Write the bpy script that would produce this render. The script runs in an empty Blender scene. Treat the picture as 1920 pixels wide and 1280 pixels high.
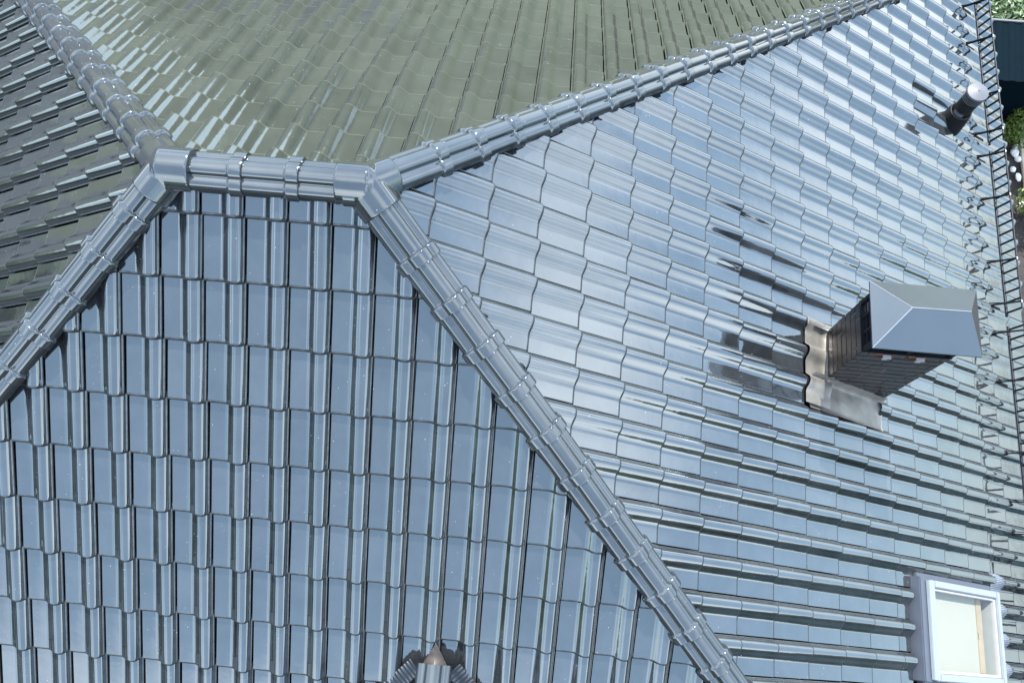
import bpy, bmesh, math, random
import numpy as np
from mathutils import Vector, Matrix, noise

random.seed(7)
RAD = math.radians
scene = bpy.context.scene
col = scene.collection

# ------------------------------------------------------------------ camera
cam_data = bpy.data.cameras.new('camera')
cam_data.sensor_fit = 'HORIZONTAL'
cam_data.sensor_width = 36.0
cam_data.lens = 36.0 * 1555.51 / 1920.0
cam_data.clip_start = 0.05
cam_data.clip_end = 6000.0
cam = bpy.data.objects.new('camera', cam_data)
cam.location = (0.8987, -1.9226, 3.5961)
cam.rotation_euler = (RAD(18.3386), 0.0, RAD(5.2763))
col.objects.link(cam)
scene.camera = cam

# ------------------------------------------------------------------ light
SUN_EL, SUN_AZ = RAD(55.0), RAD(86.0)          # azimuth counted from +x towards +y
sun_dir = Vector((math.cos(SUN_EL) * math.cos(SUN_AZ), math.cos(SUN_EL) * math.sin(SUN_AZ), math.sin(SUN_EL)))
world = bpy.data.worlds.new('World')
scene.world = world
world.use_nodes = True
wn = world.node_tree
bg = wn.nodes['Background']
sky = wn.nodes.new('ShaderNodeTexSky')
sky.sky_type = 'NISHITA'
sky.sun_disc = False
sky.sun_elevation = SUN_EL
sky.sun_rotation = RAD(90.0) - SUN_AZ            # blender counts from +y, clockwise
sky.air_density = 1.0
sky.dust_density = 0.35
sky.ozone_density = 1.2
# thin high cloud spread over the whole sky
tcw = wn.nodes.new('ShaderNodeTexCoord')
mpw = wn.nodes.new('ShaderNodeMapping')
mpw.inputs['Scale'].default_value = (1.0, 1.0, 2.2)
mpw.inputs['Location'].default_value = (5.1, 1.1, 2.2)
wn.links.new(tcw.outputs['Generated'], mpw.inputs['Vector'])
nzw = wn.nodes.new('ShaderNodeTexNoise')
nzw.inputs['Scale'].default_value = 1.35
nzw.inputs['Detail'].default_value = 1.0
nzw.inputs['Roughness'].default_value = 0.48
wn.links.new(mpw.outputs[0], nzw.inputs['Vector'])
mrw = wn.nodes.new('ShaderNodeMapRange')
mrw.inputs[1].default_value = 0.45; mrw.inputs[2].default_value = 0.76
mrw.inputs[3].default_value = 0.0; mrw.inputs[4].default_value = 0.95
wn.links.new(nzw.outputs['Fac'], mrw.inputs[0])
mxw = wn.nodes.new('ShaderNodeMix'); mxw.data_type = 'RGBA'
mxw.inputs[7].default_value = (8.9, 8.8, 9.2, 1)
wn.links.new(mrw.outputs[0], mxw.inputs[0])
hzw = wn.nodes.new('ShaderNodeMix'); hzw.data_type = 'RGBA'      # even summer haze under the clear sky
hzw.inputs[0].default_value = 0.58
hzw.inputs[7].default_value = (3.0, 3.85, 4.95, 1)
wn.links.new(sky.outputs[0], hzw.inputs[6])
wn.links.new(hzw.outputs[2], mxw.inputs[6])
wn.links.new(mxw.outputs[2], bg.inputs['Color'])
bg.inputs['Strength'].default_value = 0.13
sd = bpy.data.lights.new('sun', 'SUN')
sd.energy = 2.8
sd.angle = RAD(0.55)
sd.color = (1.0, 0.955, 0.89)
sun = bpy.data.objects.new('sun', sd)
sun.rotation_euler = (-sun_dir).to_track_quat('-Z', 'Y').to_euler()
sun.location = sun_dir * 40
col.objects.link(sun)
vs = scene.view_settings
vs.view_transform = 'Standard'
vs.look = 'None'
vs.gamma = 1.0
vs.exposure = 2.1
vs.use_curve_mapping = False

# ------------------------------------------------------------------ helpers
def tag(o, label=None, cat=None, group=None, kind=None):
    if label: o['label'] = label
    if cat: o['category'] = cat
    if group: o['group'] = group
    if kind: o['kind'] = kind
    return o

def empty(name, loc=(0, 0, 0), parent=None):
    o = bpy.data.objects.new(name, None)
    o.empty_display_size = 0.2
    col.objects.link(o)
    if parent: o.parent = parent
    o.location = loc
    return o

def link(name, me, parent=None, mw=None):
    o = bpy.data.objects.new(name, me)
    col.objects.link(o)
    if parent: o.parent = parent
    if mw is not None: o.matrix_local = mw
    return o

def mesh_from(name, V, F, mat, smooth=True, angle=40):
    me = bpy.data.meshes.new(name)
    me.from_pydata([tuple(v) for v in V], [], F)
    me.materials.append(mat)
    if smooth:
        me.polygons.foreach_set('use_smooth', [True] * len(me.polygons))
        me.set_sharp_from_angle(angle=RAD(angle))
    me.update()
    return me

def bm_mesh(name, bm, mat, smooth=False, angle=40):
    me = bpy.data.meshes.new(name)
    bmesh.ops.recalc_face_normals(bm, faces=bm.faces)
    bm.to_mesh(me); bm.free()
    for m in (mat if isinstance(mat, (list, tuple)) else [mat]): me.materials.append(m)
    if smooth:
        me.polygons.foreach_set('use_smooth', [True] * len(me.polygons))
        me.set_sharp_from_angle(angle=RAD(angle))
    me.update()
    return me

def add_box(bm, lo, hi, M=None, bevel=0.0):
    r = bmesh.ops.create_cube(bm, size=1.0)
    vs_ = r['verts']
    for v in vs_:
        v.co = Vector(((lo[i] + hi[i]) / 2 + v.co[i] * (hi[i] - lo[i]) for i in range(3)))
    if bevel:
        es = list({e for v in vs_ for e in v.link_edges})
        b = bmesh.ops.bevel(bm, geom=es, offset=bevel, segments=2, affect='EDGES')
        vs_ = list({v for f in b['faces'] for v in f.verts} | {v for v in vs_ if v.is_valid})
    if M is not None:
        for v in vs_: v.co = M @ v.co
    return vs_

def add_bar(bm, a, b, r, seg=8, r2=None, caps=True):
    a, b = Vector(a), Vector(b)
    d = b - a
    M = Matrix.Translation((a + b) / 2) @ d.to_track_quat('Z', 'Y').to_matrix().to_4x4()
    return bmesh.ops.create_cone(bm, cap_ends=caps, segments=seg, radius1=r, radius2=r if r2 is None else r2, depth=d.length, matrix=M)['verts']

def add_flat(bm, a, b, wdt, thk, up):
    """flat bar from a to b, width along 'up' cross, thickness along up"""
    a, b, up = Vector(a), Vector(b), Vector(up)
    d = (b - a); L = d.length; d.normalize()
    s = d.cross(up).normalized(); u = s.cross(d).normalized()
    M = Matrix((( d.x, s.x, u.x, (a.x + b.x) / 2), (d.y, s.y, u.y, (a.y + b.y) / 2), (d.z, s.z, u.z, (a.z + b.z) / 2), (0, 0, 0, 1)))
    return add_box(bm, (-L / 2, -wdt / 2, -thk / 2), (L / 2, wdt / 2, thk / 2), M)

# ------------------------------------------------------------------ materials
def new_mat(name):
    m = bpy.data.materials.new(name)
    m.use_nodes = True
    nt = m.node_tree
    return m, nt, nt.nodes['Principled BSDF']

def N(nt, t, **kw):
    n = nt.nodes.new('ShaderNode' + t)
    for k, v in kw.items(): setattr(n, k, v)
    return n

def noise_node(nt, vec, scale, detail=3, rough=0.5):
    n = N(nt, 'TexNoise')
    n.inputs['Scale'].default_value = scale
    n.inputs['Detail'].default_value = detail
    n.inputs['Roughness'].default_value = rough
    if vec is not None: nt.links.new(vec, n.inputs['Vector'])
    return n

def ramp(nt, fac, stops):
    r = N(nt, 'ValToRGB')
    e = r.color_ramp.elements
    while len(e) < len(stops): e.new(0.5)
    for i, (p_, c) in enumerate(stops):
        e[i].position = p_; e[i].color = (*c, 1) if len(c) == 3 else c
    nt.links.new(fac, r.inputs[0])
    return r

def mathn(nt, op, a, b=None, clamp=False):
    n = N(nt, 'Math', operation=op, use_clamp=clamp)
    for i, v in enumerate((a, b)):
        if v is None: continue
        if isinstance(v, (int, float)): n.inputs[i].default_value = v
        else: nt.links.new(v, n.inputs[i])
    return n.outputs[0]

def glaze(name, base=(0.010, 0.0115, 0.013), rough=0.05, wave=0.0006, ior=2.25, edge_col=(0.010, 0.010, 0.011), film=2.6, edge_amt=1.0):
    """black lead-glazed clay: dark body, hard glossy skin, faint waviness, dust and light droppings"""
    m, nt, b = new_mat(name)
    geo = N(nt, 'NewGeometry')
    pos = geo.outputs['Position']
    info = N(nt, 'ObjectInfo')
    b.inputs['IOR'].default_value = ior
    b.inputs['Metallic'].default_value = 0.0
    b.inputs['Specular Tint'].default_value = (0.84, 0.965, 1.0, 1)
    rn = noise_node(nt, pos, 22, 4)
    rr = N(nt, 'MapRange')
    rr.inputs[1].default_value = 0.35; rr.inputs[2].default_value = 0.75
    rr.inputs[3].default_value = rough * 0.7; rr.inputs[4].default_value = rough * 1.6
    nt.links.new(mathn(nt, 'ADD', mathn(nt, 'MULTIPLY', rn.outputs['Fac'], 0.75), mathn(nt, 'MULTIPLY', info.outputs['Random'], 0.30)), rr.inputs[0])
    wn_ = noise_node(nt, pos, 9, 2)
    wn2 = noise_node(nt, pos, 60, 2)
    hsum = mathn(nt, 'ADD', wn_.outputs['Fac'], mathn(nt, 'MULTIPLY', wn2.outputs['Fac'], 0.06))
    bp = N(nt, 'Bump')
    bp.inputs['Distance'].default_value = wave
    nt.links.new(hsum, bp.inputs['Height'])
    nt.links.new(bp.outputs['Normal'], b.inputs['Normal'])
    # thin grey dust film, uneven from tile to tile
    dn = noise_node(nt, pos, 5.0, 5, 0.65)
    dm = mathn(nt, 'MULTIPLY', mathn(nt, 'ADD', dn.outputs['Fac'], mathn(nt, 'MULTIPLY', info.outputs['Random'], 0.25)), 1.0)
    cr = ramp(nt, dm, [(0.35, base), (0.85, tuple(c * film for c in base))])
    # edge of the nose and of the side lap: own colour, rougher, less specular
    ed = N(nt, 'Attribute'); ed.attribute_name = 'edge'
    en = noise_node(nt, pos, 30, 3)
    ef = mathn(nt, 'MULTIPLY', ed.outputs['Fac'], mathn(nt, 'ADD', mathn(nt, 'MULTIPLY', en.outputs['Fac'], 0.9), 0.25), True)
    me_ = N(nt, 'Mix', data_type='RGBA')
    nt.links.new(ef, me_.inputs[0]); nt.links.new(cr.outputs[0], me_.inputs[6])
    me_.inputs[7].default_value = (*edge_col, 1)
    # light droppings and grit
    vo = N(nt, 'TexVoronoi'); vo.inputs['Scale'].default_value = 85
    nt.links.new(pos, vo.inputs['Vector'])
    sep = N(nt, 'SeparateColor'); nt.links.new(vo.outputs['Color'], sep.inputs[0])
    msk = noise_node(nt, pos, 3.0, 3)
    mk = N(nt, 'MapRange'); mk.inputs[1].default_value = 0.44; mk.inputs[2].default_value = 0.72
    mk.inputs[3].default_value = 0.008; mk.inputs[4].default_value = 0.42
    nt.links.new(msk.outputs['Fac'], mk.inputs[0])
    on = mathn(nt, 'LESS_THAN', sep.outputs[0], mk.outputs[0])
    rad = mathn(nt, 'MULTIPLY', mathn(nt, 'POWER', sep.outputs[1], 5.0), 0.17)
    dot = mathn(nt, 'LESS_THAN', vo.outputs['Distance'], mathn(nt, 'ADD', rad, 0.03))
    sp = mathn(nt, 'MULTIPLY', on, dot)
    v2 = N(nt, 'TexVoronoi'); v2.inputs['Scale'].default_value = 4.2
    dist = N(nt, 'VectorMath', operation='ADD'); nz = noise_node(nt, pos, 40, 2)
    sc_ = N(nt, 'VectorMath', operation='SCALE'); sc_.inputs['Scale'].default_value = 0.022
    nt.links.new(nz.outputs['Color'], sc_.inputs[0]); nt.links.new(pos, dist.inputs[0]); nt.links.new(sc_.outputs[0], dist.inputs[1])
    nt.links.new(dist.outputs[0], v2.inputs['Vector'])
    s2 = N(nt, 'SeparateColor'); nt.links.new(v2.outputs['Color'], s2.inputs[0])
    big = mathn(nt, 'MULTIPLY', mathn(nt, 'LESS_THAN', s2.outputs[0], 0.10), mathn(nt, 'LESS_THAN', v2.outputs['Distance'], mathn(nt, 'ADD', mathn(nt, 'MULTIPLY', s2.outputs[1], 0.022), 0.012)))
    sp = mathn(nt, 'MAXIMUM', sp, big)
    mix = N(nt, 'Mix', data_type='RGBA')
    nt.links.new(sp, mix.inputs[0]); nt.links.new(me_.outputs[2], mix.inputs[6])
    mix.inputs[7].default_value = (0.30, 0.31, 0.31, 1)
    nt.links.new(mix.outputs[2], b.inputs['Base Color'])
    rmax = mathn(nt, 'MAXIMUM', rr.outputs[0], mathn(nt, 'MULTIPLY', ef, 0.55))
    nt.links.new(mathn(nt, 'MAXIMUM', rmax, mathn(nt, 'MULTIPLY', sp, 0.8)), b.inputs['Roughness'])
    nt.links.new(mathn(nt, 'SUBTRACT', 0.5, mathn(nt, 'MULTIPLY', ef, 0.40)), b.inputs['Specular IOR Level'])
    return m

def plain(name, colr, rough=0.5, metallic=0.0, var=0.12, vscale=14.0, bump=0.0, bscale=60.0, spec=0.5):
    m, nt, b = new_mat(name)
    tc = N(nt, 'NewGeometry')
    n1 = noise_node(nt, tc.outputs['Position'], vscale, 4)
    cr = ramp(nt, n1.outputs['Fac'], [(0.3, tuple(c * (1 - var) for c in colr)), (0.7, tuple(min(1, c * (1 + var)) for c in colr))])
    nt.links.new(cr.outputs[0], b.inputs['Base Color'])
    b.inputs['Roughness'].default_value = rough
    b.inputs['Metallic'].default_value = metallic
    b.inputs['Specular IOR Level'].default_value = spec
    if bump:
        n2 = noise_node(nt, tc.outputs['Position'], bscale, 3)
        bp = N(nt, 'Bump'); bp.inputs['Distance'].default_value = bump
        nt.links.new(n2.outputs['Fac'], bp.inputs['Height'])
        nt.links.new(bp.outputs['Normal'], b.inputs['Normal'])
    return m

M_TILE = glaze('glazed_tile')
M_TILEN = glaze('glazed_tile_olive_edges', base=(0.010, 0.0115, 0.0095), edge_col=(0.060, 0.064, 0.044), film=2.4, rough=0.06, ior=2.05)  # back slope: slightly greener base, light olive nose and lap edges
M_TILEW = glaze('glazed_tile_pale_edges', edge_col=(0.040, 0.046, 0.046), film=1.8)  # left slope: paler nose and lap edges
M_CAP = glaze('glazed_ridge', rough=0.05, wave=0.0004, ior=2.0)
M_UNDER = plain('black_underlay', (0.012, 0.012, 0.013), 0.8)
M_WALL = plain('white_render', (0.40, 0.39, 0.36), 0.85, bump=0.002, bscale=120)
M_BRICK = plain('brown_brick', (0.0095, 0.008, 0.0098), 0.30, var=0.35, vscale=9, bump=0.001)
M_MORTAR = plain('pale_mortar', (0.12, 0.105, 0.095), 0.9, var=0.3, vscale=30)
M_CAPMET = plain('grey_coated_sheet', (0.13, 0.152, 0.165), 0.26, metallic=0.85, var=0.06, vscale=3)
M_LEAD = plain('weathered_lead', (0.20, 0.192, 0.172), 0.42, metallic=0.5, var=0.28, vscale=7, bump=0.004, bscale=12)
M_BLACK = plain('black_coated_steel', (0.004, 0.006, 0.009), 0.6, spec=0.12)
M_RAIL = plain('black_glossy_rail', (0.006, 0.010, 0.016), 0.5, spec=0.3)
M_BLKPL = plain('black_plastic', (0.0045, 0.0055, 0.007), 0.45, spec=0.25)
M_GREYTOP = plain('grey_plastic', (0.075, 0.083, 0.098), 0.55, var=0.05)
M_STEEL = plain('bright_steel', (0.40, 0.40, 0.40), 0.3, metallic=1.0, var=0.1)
M_FRAME = plain('blue_grey_window_cladding', (0.20, 0.228, 0.255), 0.42, metallic=0.1, var=0.04)
M_FRAMED = plain('dark_cladding', (0.062, 0.075, 0.098), 0.45, metallic=0.1, var=0.04)
M_WHITE = plain('white_lacquer', (0.28, 0.285, 0.28), 0.5, var=0.04)

# ------------------------------------------------------------------ roof geometry
PITCH = RAD(35.0)
cp, sp_, tp = math.cos(PITCH), math.sin(PITCH), math.tan(PITCH)
LR = 0.9693                        # length of the ridge
W, G = 0.22, 0.3334                # cover width and gauge of the tiles
EAVE = 6.732                       # slope length ridge to eave
GROUND_Z = -6.65
S = {}
S['front'] = dict(O=Vector((0, 0, 0)), U=Vector((1, 0, 0)), V=Vector((0, cp, sp_)), N=Vector((0, -sp_, cp)), u0=-0.3817, d0=0.2212)
S['right'] = dict(O=Vector((0, 0, 0)), U=Vector((0, 1, 0)), V=Vector((-cp, 0, sp_)), N=Vector((sp_, 0, cp)), u0=-0.1467, d0=1.058)
S['back'] = dict(O=Vector((0, 0, 0)), U=Vector((-1, 0, 0)), V=Vector((0, -cp, sp_)), N=Vector((0, sp_, cp)), u0=-0.0997, d0=1.5981)
S['left'] = dict(O=Vector((-LR, 0, 0)), U=Vector((0, -1, 0)), V=Vector((cp, 0, sp_)), N=Vector((-sp_, 0, cp)), u0=-0.5706, d0=1.148)
q = 1 / math.sqrt(2)
J1, J2 = Vector((-LR, 0, 0)), Vector((0, 0, 0))
S['front']['clip'] = [(J2, Vector((0, 1, 0))), (J2, Vector((q, q, 0))), (J1, Vector((-q, q, 0)))]
S['back']['clip'] = [(J2, Vector((0, -1, 0))), (J2, Vector((q, -q, 0))), (J1, Vector((-q, -q, 0)))]
S['right']['clip'] = [(J2, Vector((-q, q, 0))), (J2, Vector((-q, -q, 0)))]
S['left']['clip'] = [(J1, Vector((q, q, 0))), (J1, Vector((q, -q, 0)))]
CLIP_IN = 0.012

def SP(face, u, d, h=0.0):
    s = S[face]
    return s['O'] + s['U'] * u - s['V'] * d + s['N'] * h

def frame_m(face):
    s = S[face]
    M = Matrix.Identity(4)
    for i in range(3):
        M[i][0], M[i][1], M[i][2] = s['U'][i], s['V'][i], s['N'][i]
    return M

# profile across one tile: flat pan, S-curve, roll, steep flank with lip
PROF = [(0.030, -0.014), (0.033, -0.0025), (0.037, -0.0006), (0.046, 0.0), (0.054, 0.0), (0.20, 0.0), (0.395, 0.0), (0.412, 0.0002), (0.445, 0.0013), (0.48, 0.0037),
        (0.515, 0.0077), (0.55, 0.0132), (0.585, 0.0196), (0.622, 0.0264), (0.662, 0.0328), (0.71, 0.0383), (0.76, 0.0414), (0.81, 0.0421),
        (0.855, 0.0407), (0.893, 0.0372), (0.923, 0.0315), (0.947, 0.0245), (0.967, 0.0166), (0.981, 0.0108), (1.002, 0.0090), (1.006, 0.0010)]
RISE = 0.030
def tile_mesh(name, prof, rows, length):
    V, F = [], []
    n = len(prof)
    for (y, dz, inset) in rows:
        for (x, z) in prof:
            k = 1.0 - inset * max(0.0, min(1.0, z / 0.03))
            cx = 0.055 * max(0.0, 1 - y / 0.034) ** 2 * max(0.0, (x - 0.80) / 0.206)      # rounded front corner of the roll
            V.append(((x - cx) * W, y, z * k + dz))
    for r in range(len(rows) - 1):
        for i in range(n - 1):
            a = r * n + i
            F.append((a, a + 1, a + n + 1, a + n))
    return V, F
NA_, NB_ = 0.018, 0.023           # rounded nose of the tile
ROWS = [(0.004, -0.0285, 0.0)] + [(NA_ * (1 - math.sin(RAD(t))), -NB_ * (1 - math.cos(RAD(t))), 0.0) for t in (90, 72, 55, 40, 26, 13, 0)] + [(NA_ + 0.004, 0.0, 0.0), (0.036, 0.0, 0.0), (0.19, 0.0, 0.0), (G + 0.045, 0.0, 0.02)]
TV, TF = tile_mesh('t', PROF, ROWS, G)
def edge_w(rows, prof):
    out = []
    for r_, (y, dz_, i_) in enumerate(rows):
        for (x, z) in prof:
            e = 1.0 if (-0.0075 < dz_ < 0.0 or (dz_ == 0.0 and y < NA_ + 0.001)) else 0.0
            if 0.975 < x < 1.004: e = max(e, 0.75)
            out.append(e)
    return out
TE = edge_w(ROWS, PROF)
def set_edge(me, w_):
    at = me.attributes.new('edge', 'FLOAT', 'POINT')
    at.data.foreach_set('value', w_)
TILE_ME = mesh_from('roof_tile', TV, TF, M_TILE, angle=50)
set_edge(TILE_ME, TE)
LOWP = [PROF[i] for i in (1, 4, 6, 9, 11, 13, 15, 17, 19, 21, 23, 24, 25)]
LROWS = [ROWS[0], ROWS[1], ROWS[4], ROWS[7], ROWS[11]]
LV, LF = tile_mesh('l', LOWP, LROWS, G)
LE = edge_w(LROWS, LOWP)

house = empty('house', (0, 0, GROUND_Z))
tag(house, 'hip-roofed house covered in glossy black glazed clay tiles', 'house')
HOFF = Matrix.Translation((0, 0, -GROUND_Z))
def part(name, me, parent=None, mw=None, label=None):
    """mw is given in world space; the house root only carries a z offset"""
    par = parent or house
    base = par.matrix_basis if par is house else None
    o = bpy.data.objects.new(name, me)
    col.objects.link(o)
    o.parent = par
    mw = mw or Matrix.Identity(4)
    chain = Matrix.Identity(4)
    p_ = par
    while p_ is not None:
        chain = p_.matrix_basis @ chain
        p_ = p_.parent
    o.matrix_basis = chain.inverted() @ mw
    if label: o['label'] = label
    return o

# projection used only to decide which tiles are worth an object of their own
cm = Matrix.Translation(cam.location) @ cam.rotation_euler.to_matrix().to_4x4()
cmi = cm.inverted()
FPX = 1555.51
def project(p):
    l = cmi @ p
    if l.z > -0.1: return None
    return (960 + FPX * l.x / -l.z, 640 - FPX * l.y / -l.z)

def in_view(c, mrg=60):
    p_ = project(c)
    return p_ is not None and -mrg < p_[0] < 1920 + mrg and -mrg < p_[1] < 1280 + mrg

# openings in the tiling, in (u, d) of the slope: chimney, skylight, dormer
HOLES = {'right': [(-0.37, 0.30, 3.40, 4.06), (-2.13, -1.46, 4.73, 5.80)]}
CUTS = {'right': [(-2.13, -1.46, 4.40, 4.72, 4.56, -1), (-0.37, -0.14, 4.0, 4.40, 4.25, 1)]}      # tiles shortened above the skylight

TILE_MATS = {'front': M_TILE, 'right': M_TILE, 'back': M_TILEN, 'left': M_TILEW}
TILE_MES = {}
for f_, m_ in TILE_MATS.items():
    TILE_MES[f_] = TILE_ME if m_ is M_TILE else TILE_ME.copy()
    TILE_MES[f_].materials[0] = m_

def clip_mesh(face, M, planes):
    bm = bmesh.new()
    lay_ = bm.verts.layers.float.new('edge')
    vv = [bm.verts.new(v) for v in TV]
    for v, e_ in zip(vv, TE): v[lay_] = e_
    for f in TF: bm.faces.new([vv[i] for i in f])
    inv = M.inverted()
    for (pt, nr) in planes:
        lp = inv @ (pt - nr * CLIP_IN)
        ln = (inv.to_3x3() @ nr).normalized()
        g_ = bm.verts[:] + bm.edges[:] + bm.faces[:]
        bmesh.ops.bisect_plane(bm, geom=g_, plane_co=lp, plane_no=ln, clear_outer=True)
    if len(bm.faces) == 0:
        bm.free(); return None
    me = bpy.data.meshes.new('roof_tile')
    bm.to_mesh(me); bm.free()
    me.materials.append(TILE_MATS[face])
    me.polygons.foreach_set('use_smooth', [True] * len(me.polygons))
    me.set_sharp_from_angle(angle=RAD(50))
    return me

tilt = Matrix.Rotation(-math.asin(RISE / G), 4, 'X')
rng = random.Random(11)
dormer_planes = []      # filled below before the front slope is laid
DX, DD = 0.48, 2.60     # dormer ridge: x and slope distance of the point where it meets the front slope

def lay(face):
    s = S[face]
    fm = frame_m(face)
    # sarking below the tiles
    c = {'front': [(0, 0), (1, 0)], 'back': [(0, 0), (1, 0)], 'right': [(0, 0)], 'left': [(0, 0)]}[face]
    run = EAVE * cp
    if face in ('front', 'back'):
        sg = -1 if face == 'front' else 1
        pts = [(-LR, 0, 0), (0, 0, 0), (run, sg * run, -run * tp), (-LR - run, sg * run, -run * tp)]
    else:
        sg = 1 if face == 'right' else -1
        x0 = 0 if face == 'right' else -LR
        pts = [(x0, 0, 0), (x0 + sg * run, run, -run * tp), (x0 + sg * run, -run, -run * tp)]
    pts = [Vector(p_) - s['N'] * 0.075 for p_ in pts]
    me = mesh_from('roof_slope', pts, [tuple(range(len(pts)))], M_UNDER, smooth=False)
    slope = part('roof_slope', me)
    rows0 = math.ceil((0.0 - s['d0']) / G - 1e-6)
    cand = []
    nrow = int(round((6.726 - s['d0']) / G))
    for r in range(-8, nrow + 1):
        d = s['d0'] + r * G
        if d < 0.02 or d > EAVE + 0.01: continue
        half = d * cp + 0.3
        if face in ('front', 'back'):
            ulo, uhi = (-LR - half, half) if face == 'front' else (-half, LR + half)
        else:
            ulo, uhi = -half, half
        k0 = math.floor((ulo - s['u0']) / W); k1 = math.ceil((uhi - s['u0']) / W)
        for k in range(k0, k1 + 1):
            u = s['u0'] + (k - 1) * W
            corners = [SP(face, u + a * W, d - b * (G + 0.045)) for a in (0, 1) for b in (0, 1)]
            hit, out = [], False
            for (pt, nr) in s['clip']:
                dd = [(c_ - pt).dot(nr) for c_ in corners]
                if min(dd) > -CLIP_IN - 0.02: out = True; break
                if max(dd) > -CLIP_IN: hit.append((pt, nr))
            if out: continue
            uc, dc = u + W / 2, d - G / 2
            if any(ua < uc < ub and da < dc < db for (ua, ub, da, db) in HOLES.get(face, [])): continue
            for (ua, ub, da, db, at, sg) in CUTS.get(face, []):
                if ua < uc < ub and da < d - G + 0.02 and d < db + 0.02: hit.append((SP(face, uc, at), s['V'] * sg))
            if face == 'front' and d > DD + 0.10:      # tiles stop at the valleys of the dormer
                sg = 1 if uc > DX else -1
                nr = Vector((-sg * q, -q, 0))
                pt = Vector((DX - sg * 0.02, -DD * cp - 0.10, 0))
                dd = [(c_ - pt).dot(nr) for c_ in corners]
                if min(dd) > -0.02: continue
                if max(dd) > 0: hit.append((pt, nr))
            M = fm.copy()
            j = rng
            Rj = Matrix.Rotation(RAD(j.gauss(0, 0.22)), 4, 'X') @ Matrix.Rotation(RAD(j.gauss(0, 0.22)), 4, 'Y') @ Matrix.Rotation(RAD(j.gauss(0, 0.18)), 4, 'Z')
            M = Matrix.Translation(SP(face, u + j.gauss(0, 0.0006), d + j.gauss(0, 0.0012))) @ fm @ tilt @ Rj
            ctr = SP(face, u + W / 2, d - G / 2)
            size = 0.0
            if in_view(ctr, 130):
                pr = [project(c_) for c_ in corners]
                size = abs((pr[1][0] - pr[0][0]) * (pr[2][1] - pr[0][1]) - (pr[1][1] - pr[0][1]) * (pr[2][0] - pr[0][0]))
            cand.append((size, r, k, M, hit))
    cand.sort(key=lambda t: -t[0])
    own = [c_ for c_ in cand[:300] if c_[0] > 0]
    rest = cand[len(own):]
    for (size, r, k, M, hit) in own:
        me = TILE_MES[face]
        if hit:
            me = clip_mesh(face, M, hit)
            if me is None: continue
        part('roof_tile', me, slope, M)
    bm = bmesh.new()
    lay_ = bm.verts.layers.float.new('edge')
    for (size, r, k, M, hit) in rest:
        if size > 0: src, srf, sre = TV, TF, TE
        else: src, srf, sre = LV, LF, LE
        vv = [bm.verts.new(M @ Vector(v)) for v in src]
        for v, e_ in zip(vv, sre): v[lay_] = e_
        ff = [bm.faces.new([vv[i] for i in f]) for f in srf]
        if hit:
            es = list({e for f in ff for e in f.edges})
            for (pt, nr) in hit:
                vv = [v for v in vv if v.is_valid]; es = [e for e in es if e.is_valid]; ff = [f for f in ff if f.is_valid]
                if not ff: break
                r_ = bmesh.ops.bisect_plane(bm, geom=vv + es + ff, plane_co=pt - nr * CLIP_IN, plane_no=nr, clear_outer=True)
                vv = [g_ for g_ in r_['geom'] if isinstance(g_, bmesh.types.BMVert) and g_.is_valid]
                es = [g_ for g_ in r_['geom'] if isinstance(g_, bmesh.types.BMEdge) and g_.is_valid]
                ff = [g_ for g_ in r_['geom'] if isinstance(g_, bmesh.types.BMFace) and g_.is_valid]
    if len(bm.faces):
        me = bpy.data.meshes.new('remaining_roof_tiles')
        bm.to_mesh(me); me.materials.append(TILE_MATS[face])
        me.polygons.foreach_set('use_smooth', [True] * len(me.polygons))
        me.set_sharp_from_angle(angle=RAD(50))
        o = part('remaining_roof_tiles', me, slope)
        o['kind'] = 'stuff'
    bm.free()
    return slope, len(own), len(rest)

for f_ in ('front', 'right', 'back', 'left'):
    print(f_, lay(f_)[1:])

# ------------------------------------------------------------------ ridge and hip caps
HALFP = [(0.0, 0.0), (0.015, -0.0008), (0.028, -0.0038), (0.0375, -0.0105), (0.043, -0.020), (0.0465, -0.030), (0.050, -0.0365), (0.055, -0.0390),
         (0.062, -0.0388), (0.073, -0.0400), (0.084, -0.0440), (0.0925, -0.0520), (0.0985, -0.064), (0.102, -0.080), (0.103, -0.094)]
CPROF = [(-v, h) for (v, h) in reversed(HALFP[1:])] + HALFP
def cprof(v):
    v = abs(v)
    for i in range(len(HALFP) - 1):
        if v <= HALFP[i + 1][0]:
            a, b = HALFP[i], HALFP[i + 1]
            t = (v - a[0]) / (b[0] - a[0])
            return a[1] + t * (b[1] - a[1])
    return HALFP[-1][1] - (v - HALFP[-1][0]) * 4.0

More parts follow.
